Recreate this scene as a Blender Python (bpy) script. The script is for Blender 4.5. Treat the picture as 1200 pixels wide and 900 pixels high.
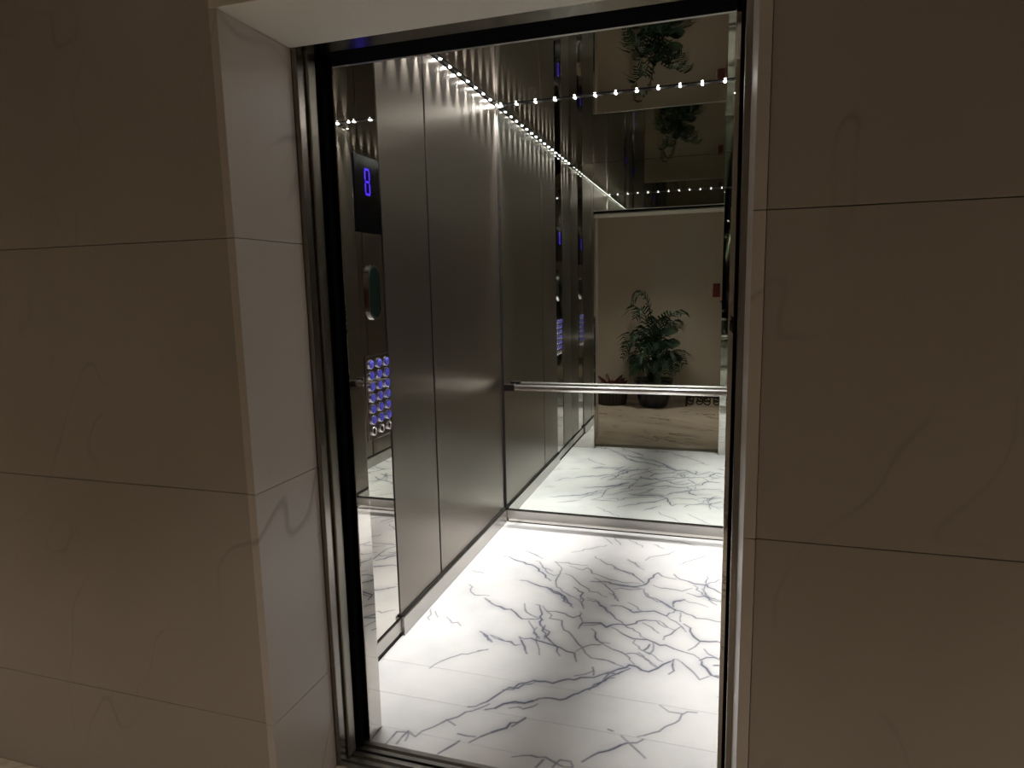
import bpy, bmesh, math, random
import numpy as np
from mathutils import Matrix, Vector

# ---------------------------------------------------------------- camera, world, exposure
scene = bpy.context.scene
for o in list(bpy.data.objects):
    bpy.data.objects.remove(o)
C = scene.collection
cam_d = bpy.data.cameras.new('camera'); cam = bpy.data.objects.new('camera', cam_d); C.objects.link(cam)
cam_d.sensor_fit = 'HORIZONTAL'; cam_d.sensor_width = 36.0; cam_d.lens = 36.0 * 767.5 / 1200.0
cam_d.clip_start = 0.01
yaw, pitch, roll = (math.radians(a) for a in (17.538, 8.223, -1.205))
fw = Vector((-math.sin(yaw)*math.cos(pitch), math.cos(yaw)*math.cos(pitch), -math.sin(pitch)))
rt = Vector((math.cos(yaw), math.sin(yaw), 0)); up = rt.cross(fw)
rt2 = rt*math.cos(roll) + up*math.sin(roll); up2 = -rt*math.sin(roll) + up*math.cos(roll)
mw = Matrix((rt2, up2, -fw)).transposed().to_4x4(); mw.translation = (1.211, -3.655, 1.40)
cam.matrix_world = mw
scene.camera = cam
world = bpy.data.worlds.new('world'); scene.world = world; world.use_nodes = True
world.node_tree.nodes['Background'].inputs[0].default_value = (0.01, 0.009, 0.008, 1)
vs = scene.view_settings
vs.view_transform = 'Standard'; vs.look = 'None'; vs.gamma = 1.0; vs.use_curve_mapping = False; vs.exposure = 0.0
try:
    cy = scene.cycles
    cy.max_bounces = 14; cy.glossy_bounces = 12; cy.diffuse_bounces = 4
    cy.blur_glossy = 0.6; cy.sample_clamp_indirect = 5.0
except Exception:
    pass
LED_WATT = 35.0       # each ceiling led, narrow lens
LED_GLOW = 200.0
LOBBY_WATT = 94.0      # each lobby downlight
rng = random.Random(4)

# ---------------------------------------------------------------- materials
def newmat(name):
    m = bpy.data.materials.new(name); m.use_nodes = True
    return m, m.node_tree.nodes, m.node_tree.links, m.node_tree.nodes['Principled BSDF']
def plain(name, col, rough=0.5, metal=0.0, emit=None, strength=0, var=0.06, scale=30):
    m, n, l, p = newmat(name)
    p.inputs['Roughness'].default_value = rough; p.inputs['Metallic'].default_value = metal
    tc = n.new('ShaderNodeTexCoord'); ns = n.new('ShaderNodeTexNoise'); ns.inputs['Scale'].default_value = scale
    ns.inputs['Detail'].default_value = 3
    mx = n.new('ShaderNodeMix'); mx.data_type = 'RGBA'
    mx.inputs[6].default_value = (*[c*(1-var) for c in col], 1); mx.inputs[7].default_value = (*[min(1, c*(1+var)) for c in col], 1)
    l.new(tc.outputs['Object'], ns.inputs['Vector']); l.new(ns.outputs['Fac'], mx.inputs[0])
    l.new(mx.outputs[2], p.inputs['Base Color'])
    if emit:
        p.inputs['Emission Color'].default_value = (*emit, 1); p.inputs['Emission Strength'].default_value = strength
    return m
def brushed(name, col, rough, aniso, metal):
    m, n, l, p = newmat(name)
    p.inputs['Metallic'].default_value = metal; p.inputs['Roughness'].default_value = rough
    p.inputs['Anisotropic'].default_value = aniso
    tg = n.new('ShaderNodeTangent'); tg.direction_type = 'UV_MAP'; tg.uv_map = 'grain'
    l.new(tg.outputs[0], p.inputs['Tangent'])
    uv = n.new('ShaderNodeUVMap'); uv.uv_map = 'grain'
    mp = n.new('ShaderNodeMapping'); mp.inputs['Scale'].default_value = (500, 6, 1)
    ns = n.new('ShaderNodeTexNoise'); ns.inputs['Scale'].default_value = 1.0; ns.inputs['Detail'].default_value = 4
    mx = n.new('ShaderNodeMix'); mx.data_type = 'RGBA'
    mx.inputs[6].default_value = (*[c*0.90 for c in col], 1); mx.inputs[7].default_value = (*[c*1.08 for c in col], 1)
    l.new(uv.outputs[0], mp.inputs[0]); l.new(mp.outputs[0], ns.inputs['Vector']); l.new(ns.outputs['Fac'], mx.inputs[0])
    l.new(mx.outputs[2], p.inputs['Base Color'])
    return m
def stone(name, base, vein, scale, thin, rough, cloud, rot=(0.4, 0.5, 0.6), stretch=(1, 1, 1), amount=0.8, dist=0.9, detail=6):
    """marble: thin noise-zero veins and soft clouds in object space"""
    m, n, l, p = newmat(name)
    p.inputs['Roughness'].default_value = rough
    tc = n.new('ShaderNodeTexCoord'); mp = n.new('ShaderNodeMapping')
    mp.vector_type = 'TEXTURE'; mp.inputs['Rotation'].default_value = rot; mp.inputs['Scale'].default_value = stretch
    geo = n.new('ShaderNodeObjectInfo'); addv = n.new('ShaderNodeVectorMath'); addv.operation = 'ADD'
    l.new(tc.outputs['Object'], addv.inputs[0]); l.new(geo.outputs['Location'], addv.inputs[1])
    l.new(addv.outputs[0], mp.inputs[0])
    n1 = n.new('ShaderNodeTexNoise'); n1.inputs['Scale'].default_value = scale; n1.inputs['Detail'].default_value = detail
    n1.inputs['Distortion'].default_value = dist; n1.inputs['Roughness'].default_value = 0.55
    sub = n.new('ShaderNodeMath'); sub.operation = 'SUBTRACT'; sub.inputs[1].default_value = 0.5
    ab = n.new('ShaderNodeMath'); ab.operation = 'ABSOLUTE'
    mr = n.new('ShaderNodeMapRange'); mr.inputs[1].default_value = 0.0; mr.inputs[2].default_value = thin
    mr.inputs[3].default_value = 1.0; mr.inputs[4].default_value = 0.0
    n2 = n.new('ShaderNodeTexNoise'); n2.inputs['Scale'].default_value = scale*1.3; n2.inputs['Detail'].default_value = 2
    mk = n.new('ShaderNodeMapRange'); mk.inputs[1].default_value = 0.45; mk.inputs[2].default_value = 0.62
    mul = n.new('ShaderNodeMath'); mul.operation = 'MULTIPLY'
    mul2 = n.new('ShaderNodeMath'); mul2.operation = 'MULTIPLY'; mul2.inputs[1].default_value = amount
    n3 = n.new('ShaderNodeTexNoise'); n3.inputs['Scale'].default_value = scale*0.8; n3.inputs['Detail'].default_value = 5
    c1 = n.new('ShaderNodeMix'); c1.data_type = 'RGBA'
    c1.inputs[6].default_value = (*base, 1); c1.inputs[7].default_value = (*cloud, 1)
    mr3 = n.new('ShaderNodeMapRange'); mr3.inputs[1].default_value = 0.42; mr3.inputs[2].default_value = 0.75
    c2 = n.new('ShaderNodeMix'); c2.data_type = 'RGBA'; c2.inputs[7].default_value = (*vein, 1)
    for a in (n1, n2, n3): l.new(mp.outputs[0], a.inputs['Vector'])
    l.new(n1.outputs['Fac'], sub.inputs[0]); l.new(sub.outputs[0], ab.inputs[0]); l.new(ab.outputs[0], mr.inputs[0])
    l.new(n2.outputs['Fac'], mk.inputs[0]); l.new(mr.outputs[0], mul.inputs[0]); l.new(mk.outputs[0], mul.inputs[1])
    l.new(mul.outputs[0], mul2.inputs[0])
    l.new(n3.outputs['Fac'], mr3.inputs[0]); l.new(mr3.outputs[0], c1.inputs[0])
    l.new(c1.outputs[2], c2.inputs[6]); l.new(mul2.outputs[0], c2.inputs[0])
    l.new(c2.outputs[2], p.inputs['Base Color'])
    return m
def floor_marble():
    """car floor: the traced blue-grey veins are a colour attribute of the slab, fine clouds are noise"""
    m, n, l, p = newmat('veined_marble')
    p.inputs['Roughness'].default_value = 0.22; p.inputs['Specular IOR Level'].default_value = 0.35
    at = n.new('ShaderNodeAttribute'); at.attribute_name = 'vein'
    sp = n.new('ShaderNodeSeparateColor'); l.new(at.outputs['Color'], sp.inputs[0])
    tc = n.new('ShaderNodeTexCoord'); ns = n.new('ShaderNodeTexNoise'); ns.inputs['Scale'].default_value = 4; ns.inputs['Detail'].default_value = 5
    l.new(tc.outputs['Object'], ns.inputs['Vector'])
    b = n.new('ShaderNodeMix'); b.data_type = 'RGBA'
    b.inputs[6].default_value = (0.80, 0.79, 0.78, 1); b.inputs[7].default_value = (0.66, 0.66, 0.67, 1)
    mr = n.new('ShaderNodeMapRange'); mr.inputs[1].default_value = 0.4; mr.inputs[2].default_value = 0.75
    l.new(ns.outputs['Fac'], mr.inputs[0]); l.new(mr.outputs[0], b.inputs[0])
    h = n.new('ShaderNodeMix'); h.data_type = 'RGBA'; h.inputs[7].default_value = (0.42, 0.43, 0.48, 1)
    l.new(sp.outputs[1], h.inputs[0]); l.new(b.outputs[2], h.inputs[6])
    v = n.new('ShaderNodeMix'); v.data_type = 'RGBA'; v.inputs[7].default_value = (0.085, 0.10, 0.155, 1)
    l.new(sp.outputs[0], v.inputs[0]); l.new(h.outputs[2], v.inputs[6])
    l.new(v.outputs[2], p.inputs['Base Color'])
    return m

M = {}
M['mirror'] = plain('silvered_mirror', (0.77, 0.815, 0.775), 0.0, 1.0, var=0.004)
M['polished'] = plain('polished_steel', (0.62, 0.60, 0.56), 0.015, 1.0, var=0.01)
M['ceiling'] = plain('polished_ceiling_steel', (0.50, 0.465, 0.425), 0.01, 1.0, var=0.01)
M['brushed'] = brushed('brushed_steel', (0.23, 0.20, 0.166), 0.30, 0.0, 0.80)
M['skirting'] = brushed('skirting_steel', (0.44, 0.425, 0.40), 0.30, 0.3, 1.0)
M['rail'] = plain('rail_steel', (0.86, 0.83, 0.80), 0.26, 1.0)
M['sill'] = plain('sill_aluminium', (0.55, 0.53, 0.50), 0.33, 1.0)
M['frame'] = plain('frame_steel', (0.33, 0.31, 0.28), 0.20, 1.0)
M['door'] = plain('door_steel', (0.32, 0.305, 0.26), 0.30, 1.0)
M['black'] = plain('black_gap', (0.004, 0.004, 0.0045), 0.9); M['black'].node_tree.nodes['Principled BSDF'].inputs['Specular IOR Level'].default_value = 0.02  # near black: darkness of the shaft gap put into the colour
M['seam'] = plain('dark_seam', (0.02, 0.017, 0.014), 0.7)
M['channel'] = plain('led_channel_black', (0.012, 0.011, 0.011), 0.5)
M['led'] = plain('led_white', (1, 1, 1), 0.4, emit=(1.0, 0.97, 0.92), strength=LED_GLOW)
M['glass'] = plain('black_glass', (0.004, 0.004, 0.006), 0.10); M['glass'].node_tree.nodes['Principled BSDF'].inputs['Specular IOR Level'].default_value = 0.12
M['blue'] = plain('blue_segment', (0.02, 0.02, 0.3), 0.4, emit=(0.05, 0.015, 0.80), strength=1.1)
M['bluebtn'] = plain('blue_lit_button', (0.10, 0.10, 0.45), 0.25, emit=(0.07, 0.07, 0.80), strength=0.22)
M['chrome'] = plain('chrome', (0.80, 0.80, 0.82), 0.08, 1.0)
M['lens'] = plain('green_black_lens', (0.012, 0.03, 0.026), 0.12)
M['marble_floor'] = floor_marble()
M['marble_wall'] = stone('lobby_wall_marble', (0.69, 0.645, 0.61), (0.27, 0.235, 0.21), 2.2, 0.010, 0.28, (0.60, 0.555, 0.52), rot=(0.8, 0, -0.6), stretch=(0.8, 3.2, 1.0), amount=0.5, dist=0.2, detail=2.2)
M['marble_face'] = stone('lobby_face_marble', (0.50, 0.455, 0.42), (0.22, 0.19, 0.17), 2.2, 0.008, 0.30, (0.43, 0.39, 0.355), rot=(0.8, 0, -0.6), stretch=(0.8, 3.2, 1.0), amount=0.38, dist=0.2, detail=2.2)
M['soffit'] = plain('soffit_marble_lit', (0.80, 0.765, 0.69), 0.45, var=0.02, scale=5)  # same marble as the reveals, its brighter lighting put into the colour
M['marble_lobby'] = stone('lobby_floor_marble', (0.68, 0.60, 0.50), (0.16, 0.10, 0.075), 2.2, 0.02, 0.16, (0.50, 0.43, 0.35), rot=(0, 0, 0.4), stretch=(1.67, 0.67, 1), amount=0.9)
M['plaster'] = plain('beige_plaster', (0.60, 0.54, 0.455), 0.85, var=0.03, scale=6)
M['lobby_ceiling'] = plain('lobby_ceiling_paint', (0.55, 0.52, 0.46), 0.9, var=0.02)
M['lamp'] = plain('lamp_lens', (1, 0.9, 0.8), 0.4, emit=(1.0, 0.82, 0.62), strength=6)
M['white'] = plain('white_trim', (0.7, 0.68, 0.64), 0.4)
M['pot'] = plain('dark_glazed_pot', (0.012, 0.014, 0.028), 0.18)
M['soil'] = plain('soil', (0.03, 0.02, 0.014), 0.95, var=0.4, scale=80)
M['leaf'] = plain('palm_leaf_green', (0.016, 0.05, 0.024), 0.6, var=0.35, scale=9)
M['leaf2'] = plain('broad_leaf_green', (0.035, 0.07, 0.036), 0.6, var=0.3, scale=9)
M['redleaf'] = plain('red_leaf', (0.12, 0.028, 0.022), 0.45, var=0.4, scale=20)
M['wicker'] = plain('dark_wicker', (0.055, 0.045, 0.032), 0.7, var=0.3, scale=60)
M['iron'] = plain('dark_iron', (0.03, 0.024, 0.022), 0.45, 0.7)
M['skin'] = plain('skin', (0.50, 0.27, 0.19), 0.5, var=0.06)
M['cloth'] = plain('dark_cloth', (0.018, 0.018, 0.022), 0.9, var=0.2, scale=200)
M['denim'] = plain('dark_denim', (0.025, 0.03, 0.05), 0.9, var=0.2, scale=200)
M['hair'] = plain('dark_hair', (0.02, 0.012, 0.008), 0.6, var=0.3, scale=120)
M['shoe'] = plain('black_leather', (0.012, 0.011, 0.010), 0.4)
M['phone'] = plain('red_phone_case', (0.13, 0.014, 0.012), 0.4)
M['phone_black'] = plain('phone_black', (0.008, 0.008, 0.009), 0.15)
M['eye'] = plain('eye_dark', (0.02, 0.015, 0.012), 0.15)

# ---------------------------------------------------------------- mesh helpers
class MB:
    def __init__(s): s.v = []; s.f = []; s.mi = []
    def add(s, vs_, fs, mi=0):
        k = len(s.v); s.v += [tuple(v) for v in vs_]
        for f in fs: s.f.append(tuple(i+k for i in f)); s.mi.append(mi)
        return s
    def box(s, x0, x1, y0, y1, z0, z1, b=0.0, mi=0):
        if b <= 0:
            vs_ = [(x, y, z) for x in (x0, x1) for y in (y0, y1) for z in (z0, z1)]
            return s.add(vs_, [(0,1,3,2), (4,6,7,5), (0,4,5,1), (2,3,7,6), (0,2,6,4), (1,5,7,3)], mi)
        bm = bmesh.new(); bmesh.ops.create_cube(bm, size=1)
        for v in bm.verts:
            v.co = ((x0+x1)/2 + v.co.x*(x1-x0), (y0+y1)/2 + v.co.y*(y1-y0), (z0+z1)/2 + v.co.z*(z1-z0))
        bmesh.ops.bevel(bm, geom=list(bm.edges), offset=b, segments=2, profile=0.6, affect='EDGES')
        bm.verts.index_update()
        s.add([v.co[:] for v in bm.verts], [[v.index for v in f.verts] for f in bm.faces], mi); bm.free()
        return s
    def tube(s, pts, r, seg=10, caps=True, mi=0):
        pts = [Vector(p) for p in pts]; n = len(pts)
        rr = r if isinstance(r, (list, tuple)) else [r]*n
        vs_, fs = [], []; ref = None
        for i, p in enumerate(pts):
            t = (pts[min(i+1, n-1)] - pts[max(i-1, 0)]).normalized()
            if ref is None:
                ref = Vector((0, 0, 1)) if abs(t.z) < 0.9 else Vector((1, 0, 0))
            a = (ref - t*ref.dot(t)).normalized(); ref = a; b = t.cross(a)
            for k in range(seg):
                w = 2*math.pi*k/seg; vs_.append(p + (a*math.cos(w) + b*math.sin(w))*rr[i])
        for i in range(n-1):
            for k in range(seg):
                k2 = (k+1) % seg; fs.append((i*seg+k, i*seg+k2, (i+1)*seg+k2, (i+1)*seg+k))
        if caps:
            fs.append(tuple(range(seg-1, -1, -1))); fs.append(tuple((n-1)*seg+k for k in range(seg)))
        return s.add(vs_, fs, mi)
    def lathe(s, prof, c, seg=24, axis='z', mi=0):
        """prof: (radius, height) pairs; closed at both ends if radius 0"""
        vs_, fs = [], []
        for r, h in prof:
            for k in range(seg):
                w = 2*math.pi*k/seg; x, y = r*math.cos(w), r*math.sin(w)
                p = (x, y, h) if axis == 'z' else ((h, x, y) if axis == 'x' else (x, h, y))
                vs_.append((c[0]+p[0], c[1]+p[1], c[2]+p[2]))
        for i in range(len(prof)-1):
            for k in range(seg):
                k2 = (k+1) % seg; fs.append((i*seg+k, i*seg+k2, (i+1)*seg+k2, (i+1)*seg+k))
        return s.add(vs_, fs, mi)
    def build(s, name, mats, parent=None, smooth=False, origin=None):
        org = Vector(origin) if origin is not None else (wloc(parent) if parent else Vector((0, 0, 0)))
        me = bpy.data.meshes.new(name)
        me.from_pydata([tuple(Vector(v)-org) for v in s.v], [], s.f)
        for m in (mats if isinstance(mats, list) else [mats]): me.materials.append(m)
        if any(s.mi): me.polygons.foreach_set('material_index', s.mi)
        if smooth: me.polygons.foreach_set('use_smooth', [True]*len(me.polygons))
        bm = bmesh.new(); bm.from_mesh(me); bmesh.ops.recalc_face_normals(bm, faces=bm.faces); bm.to_mesh(me); bm.free()
        me.update()
        o = bpy.data.objects.new(name, me); C.objects.link(o)
        if parent:
            o.parent = parent; o.location = org - wloc(parent)
        else:
            o.location = org
        return o
def wloc(o):
    p = Vector((0, 0, 0))
    while o is not None:
        p = p + o.location; o = o.parent
    return p
def empty(name, loc=(0, 0, 0), parent=None):
    o = bpy.data.objects.new(name, None); C.objects.link(o); o.empty_display_size = 0.05
    o.location = loc; o.parent = parent
    return o
def tag(o, label=None, cat=None, group=None, kind=None):
    for k, v in (('label', label), ('category', cat), ('group', group), ('kind', kind)):
        if v: o[k] = v
    return o
def struct(o, label=None, cat=None): return tag(o, label, cat, kind='structure')
def grain(o, vertical=True):
    """uv map whose u runs along the stretch direction of the highlight (vertical)"""
    me = o.data; uv = me.uv_layers.new(name='grain')
    co = [v.co for v in me.vertices]
    for lp in me.loops:
        c = co[lp.vertex_index]; uv.data[lp.index].uv = (c.z + 0.001*c.x, c.x + c.y)
    return o
def copy_to(o, loc, parent):
    c = o.copy(); C.objects.link(c); c.parent = parent; c.location = Vector(loc) - wloc(parent)
    return c
def copy_tree(o, parent=None):
    c = o.copy(); C.objects.link(c); c.parent = parent
    for ch in list(o.children): copy_tree(ch, c)
    return c

# ---------------------------------------------------------------- dimensions (metres)
W, D, H = 1.43, 1.925, 2.42            # car: left wall x=0, back mirror y=0, front wall y=-D
XL, XR = 0.195, 1.235                  # car opening
YF = -2.38                             # lobby face of the landing wall
YB = -4.50                             # rear wall of the lobby
SOF = 2.02                             # marble soffit
PZ0, PZ1 = 0.088, 2.410

# ---------------------------------------------------------------- car floor
VEINS = [
(2, [0.151,-0.515,0.246,-0.558,0.328,-0.588,0.375,-0.626,0.426,-0.688,0.466,-0.743]),
(1, [0.226,-0.408,0.303,-0.452,0.362,-0.498]),
(1, [0.335,-0.535,0.381,-0.582,0.419,-0.614,0.448,-0.635]),
(1, [0.434,-0.517,0.465,-0.56,0.489,-0.61,0.49,-0.678,0.491,-0.743,0.511,-0.801,0.547,-0.84,0.593,-0.875,0.635,-0.899,0.656,-0.927,0.672,-0.977]),
(2, [0.323,-0.775,0.378,-0.786,0.436,-0.814,0.499,-0.841,0.555,-0.874,0.614,-0.971]),
(1, [0.435,-0.524,0.502,-0.514,0.552,-0.523,0.605,-0.523]),
(1, [0.517,-0.553,0.563,-0.577,0.593,-0.583,0.607,-0.551,0.644,-0.61,0.687,-0.626,0.73,-0.654,0.804,-0.673,0.884,-0.665]),
(1, [0.514,-0.645,0.568,-0.684,0.6,-0.727,0.641,-0.767,0.67,-0.807,0.707,-0.804,0.755,-0.843]),
(2, [0.655,-0.7,0.708,-0.686,0.754,-0.699,0.808,-0.703,0.852,-0.71,0.889,-0.713]),
(1, [0.664,-0.658,0.732,-0.73,0.772,-0.78,0.81,-0.863]),
(1, [0.624,-0.4,0.669,-0.455,0.727,-0.491,0.787,-0.546,0.86,-0.594,0.88,-0.627]),
(0.6, [0.491,-0.379,0.545,-0.342,0.608,-0.277,0.656,-0.231]),
(0.7, [0.62,-0.129,0.681,-0.208]),
(0.7, [0.675,-0.106,0.728,-0.213]),
(0.7, [0.79,-0.402,0.862,-0.47]),
(1.6, [0.589,-0.78,0.642,-0.827,0.645,-0.896]),
(1, [0.675,-0.888,0.723,-0.898,0.763,-0.953,0.784,-0.989]),
(1, [0.787,-0.914,0.837,-0.911,0.882,-0.952,0.914,-0.933]),
(1, [0.501,-0.852,0.563,-0.906,0.619,-0.97]),
(0.8, [0.404,-0.604,0.438,-0.665,0.471,-0.683,0.49,-0.664]),
(1.3, [0.739,-0.511,0.773,-0.539,0.848,-0.584,0.875,-0.617,0.909,-0.664]),
(1.6, [0.768,-0.702,0.816,-0.711,0.862,-0.704,0.901,-0.677,0.913,-0.663,0.921,-0.605,0.938,-0.578,0.94,-0.548,0.957,-0.521,0.979,-0.556,1.017,-0.568,1.046,-0.572]),
(1.8, [1.033,-0.518,1.064,-0.568,1.102,-0.58,1.13,-0.6,1.189,-0.601,1.221,-0.635,1.26,-0.677]),
(1, [0.946,-0.665,0.985,-0.687,1.03,-0.686,1.08,-0.694,1.123,-0.651]),
(1, [0.91,-0.718,0.92,-0.768,0.954,-0.804,1.0,-0.826,1.038,-0.873]),
(0.7, [0.794,-0.395,0.841,-0.447,0.887,-0.503]),
(0.6, [0.88,-0.386,0.919,-0.323,0.968,-0.29,1.015,-0.23]),
(0.5, [1.05,-0.392,1.101,-0.335,1.144,-0.291,1.193,-0.232]),
(0.8, [0.904,-0.159,0.961,-0.209]),
(0.9, [0.914,-0.082,0.984,-0.08,1.043,-0.087,1.134,-0.129,1.166,-0.135]),
(0.8, [1.187,-0.501,1.186,-0.591,1.186,-0.686]),
(1.5, [1.103,-0.708,1.134,-0.721,1.182,-0.718,1.213,-0.75,1.255,-0.758]),
(1.3, [1.05,-0.851,1.051,-0.803,1.093,-0.772]),
(1, [1.131,-0.616,1.169,-0.701,1.2,-0.733,1.234,-0.792]),
(1, [0.776,-0.754,0.829,-0.739,0.905,-0.719]),
(0.6, [1.189,-0.601,1.225,-0.559,1.252,-0.518]),
(0.5, [0.764,-0.121,0.846,-0.218]),
(0.6, [1.093,-0.782,1.145,-0.797,1.197,-0.821]),
(1.5, [0.216,-0.993,0.265,-1.037,0.315,-1.057,0.365,-1.065,0.401,-1.098,0.438,-1.134,0.466,-1.127,0.509,-1.115]),
(1, [0.409,-0.999,0.426,-1.049,0.466,-1.091,0.509,-1.115]),
(1.6, [0.463,-0.995,0.479,-0.996,0.501,-1.05,0.517,-1.138,0.543,-1.18,0.573,-1.265]),
(1, [0.493,-0.998,0.525,-1.043,0.55,-1.099,0.585,-1.1,0.606,-1.104,0.614,-1.141,0.654,-1.188,0.688,-1.234,0.72,-1.278,0.752,-1.328,0.779,-1.353,0.822,-1.35,0.867,-1.361]),
(1.2, [0.518,-1.035,0.564,-1.033,0.607,-1.042,0.647,-1.067,0.674,-1.029]),
(1.5, [0.545,-1.16,0.577,-1.227,0.599,-1.276,0.635,-1.31,0.659,-1.37]),
(1.5, [0.299,-1.279,0.335,-1.311,0.373,-1.342]),
(1, [0.349,-1.294,0.388,-1.306,0.423,-1.324,0.467,-1.343,0.487,-1.333]),
(1.5, [0.468,-1.275,0.5,-1.329,0.532,-1.389]),
(1.6, [0.471,-1.279,0.518,-1.275,0.565,-1.289,0.605,-1.3,0.645,-1.311,0.677,-1.332,0.709,-1.336,0.728,-1.392]),
(1, [0.47,-1.141,0.507,-1.199,0.539,-1.265,0.559,-1.322,0.581,-1.384]),
(1, [0.518,-1.187,0.516,-1.234,0.55,-1.271]),
(1, [0.711,-1.323,0.731,-1.288,0.761,-1.258,0.803,-1.237]),
(1.8, [0.687,-1.15,0.693,-1.1,0.73,-1.09,0.767,-1.08,0.796,-1.111,0.824,-1.075]),
(1, [0.697,-1.119,0.734,-1.109,0.769,-1.089]),
(1, [0.665,-1.006,0.692,-1.091]),
(1.3, [0.739,-1.136,0.764,-1.195,0.793,-1.231,0.829,-1.23]),
(2, [0.515,-1.635,0.552,-1.604,0.584,-1.571,0.626,-1.552,0.675,-1.549,0.703,-1.523,0.746,-1.508,0.786,-1.482,0.81,-1.475,0.838,-1.446,0.877,-1.424]),
(1, [0.794,-1.412,0.806,-1.462]),
(0.8, [0.741,-1.484,0.778,-1.462,0.802,-1.433]),
(1.5, [0.808,-1.554,0.832,-1.505,0.859,-1.469,0.881,-1.456]),
(1.8, [0.476,-0.829,0.541,-0.871,0.601,-0.947,0.626,-0.979]),
(1, [0.635,-0.858,0.653,-0.922,0.673,-0.971]),
(1.2, [0.669,-0.872,0.726,-0.897,0.773,-0.966,0.814,-1.007]),
(1, [0.341,-1.42,0.375,-1.402]),
(1.5, [0.753,-1.084,0.778,-1.087,0.796,-1.106,0.816,-1.082,0.842,-1.07,0.876,-1.07,0.91,-1.046,0.944,-1.007,0.991,-1.0,1.032,-1.047]),
(1.5, [0.819,-1.105,0.872,-1.147,0.916,-1.171,0.952,-1.166,0.997,-1.176,1.042,-1.185,1.078,-1.205,1.113,-1.217,1.152,-1.227,1.182,-1.259]),
(1, [0.722,-0.904,0.76,-0.948,0.808,-1.004,0.861,-1.065,0.913,-1.108,0.964,-1.158]),
(1.5, [0.786,-0.92,0.829,-0.908,0.862,-0.931,0.89,-0.956,0.927,-0.935,0.974,-0.917,1.004,-0.935,1.029,-0.949,1.055,-0.911,1.063,-0.877]),
(1.4, [0.912,-0.749,0.937,-0.789,0.995,-0.819,1.043,-0.867,1.063,-0.888,1.108,-0.907,1.151,-0.936,1.193,-0.93,1.252,-0.944]),
(1.2, [1.052,-0.859,1.058,-0.802,1.097,-0.775]),
(1, [1.029,-0.949,1.07,-0.988,1.095,-1.021,1.115,-1.062]),
(2, [1.103,-0.999,1.131,-1.025,1.142,-1.082,1.17,-1.12,1.205,-1.115,1.252,-1.111]),
(1, [1.17,-1.128,1.154,-1.167,1.13,-1.2]),
(1.2, [1.031,-1.149,1.058,-1.096,1.074,-1.055,1.095,-1.021]),
(1, [0.776,-1.21,0.809,-1.245,0.844,-1.269,0.886,-1.283,0.918,-1.323,0.943,-1.356]),
(1, [0.863,-1.273,0.896,-1.293,0.938,-1.277,0.966,-1.294,0.999,-1.333,1.026,-1.356]),
(2.2, [0.821,-1.465,0.849,-1.435,0.89,-1.398,0.923,-1.361,0.952,-1.365,0.971,-1.383,0.996,-1.387,1.026,-1.356,1.044,-1.324,1.068,-1.298,1.083,-1.278]),
(1.6, [0.829,-1.513,0.852,-1.478,0.886,-1.432,0.929,-1.383]),
(1.6, [1.079,-1.279,1.078,-1.326,1.069,-1.382]),
(1, [0.922,-1.179,0.947,-1.241,0.989,-1.267,0.999,-1.236,0.993,-1.177]),
(1.5, [0.965,-1.245,0.982,-1.197]),
(1, [1.091,-1.276,1.126,-1.313,1.156,-1.35,1.177,-1.388,1.208,-1.358]),
(1.5, [1.174,-1.261,1.198,-1.234,1.227,-1.226,1.251,-1.239]),
(2.2, [1.182,-1.266,1.199,-1.308,1.216,-1.348,1.251,-1.36]),
(1, [1.188,-1.175,1.218,-1.216,1.251,-1.239]),
(1.2, [1.167,-0.645,1.204,-0.729,1.253,-0.75]),
(1, [0.937,-1.034,0.978,-1.062,1.009,-1.1]),
(0.8, [1.0,-0.997,1.041,-1.045,1.074,-1.064]),
(1, [0.762,-0.801,0.79,-0.817,0.813,-0.868]),
(0.8, [0.854,-0.868,0.898,-0.9,0.927,-0.935]),
(1, [0.801,-1.355,0.84,-1.353,0.872,-1.368,0.908,-1.381]),
(1, [0.945,-1.267,0.976,-1.307,1.026,-1.348]),
(0.7, [1.084,-0.903,1.088,-0.983]),
(0.7, [0.983,-1.256,1.039,-1.306]),
(0.8, [0.208,-1.582,0.23,-1.527,0.27,-1.48,0.325,-1.439,0.375,-1.399]),
(1.3, [0.301,-1.279,0.374,-1.345]),
(1, [0.351,-1.295,0.415,-1.323,0.476,-1.345]),
(1.5, [0.43,-1.757,0.466,-1.73,0.494,-1.69,0.512,-1.652,0.532,-1.616,0.576,-1.586,0.619,-1.552]),
(1.2, [0.323,-1.943,0.333,-1.912,0.36,-1.883,0.387,-1.842,0.417,-1.815,0.452,-1.774,0.481,-1.742,0.495,-1.723]),
(2.2, [0.491,-1.755,0.521,-1.739,0.541,-1.71,0.575,-1.688,0.61,-1.686,0.647,-1.656]),
(1, [0.567,-1.726,0.614,-1.717,0.654,-1.678]),
(1.8, [0.498,-1.921,0.523,-1.886,0.551,-1.857,0.589,-1.825,0.616,-1.789,0.634,-1.758]),
(1, [0.449,-1.893,0.479,-1.895,0.506,-1.891]),
(1.5, [0.424,-1.994,0.438,-1.971,0.458,-1.939,0.465,-1.923]),
(1, [0.248,-2.001,0.253,-1.962,0.255,-1.937,0.296,-1.929,0.323,-1.943]),
(1, [0.281,-1.989,0.283,-1.954,0.289,-1.924,0.301,-1.969]),
(0.7, [0.386,-1.838,0.424,-1.857]),
(1, [0.604,-1.813,0.636,-1.761]),
(1, [1.053,-1.574,1.085,-1.601,1.127,-1.599,1.12,-1.635,1.079,-1.68,1.042,-1.722,0.999,-1.752]),
(0.7, [1.127,-1.604,1.144,-1.584,1.173,-1.581]),
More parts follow.
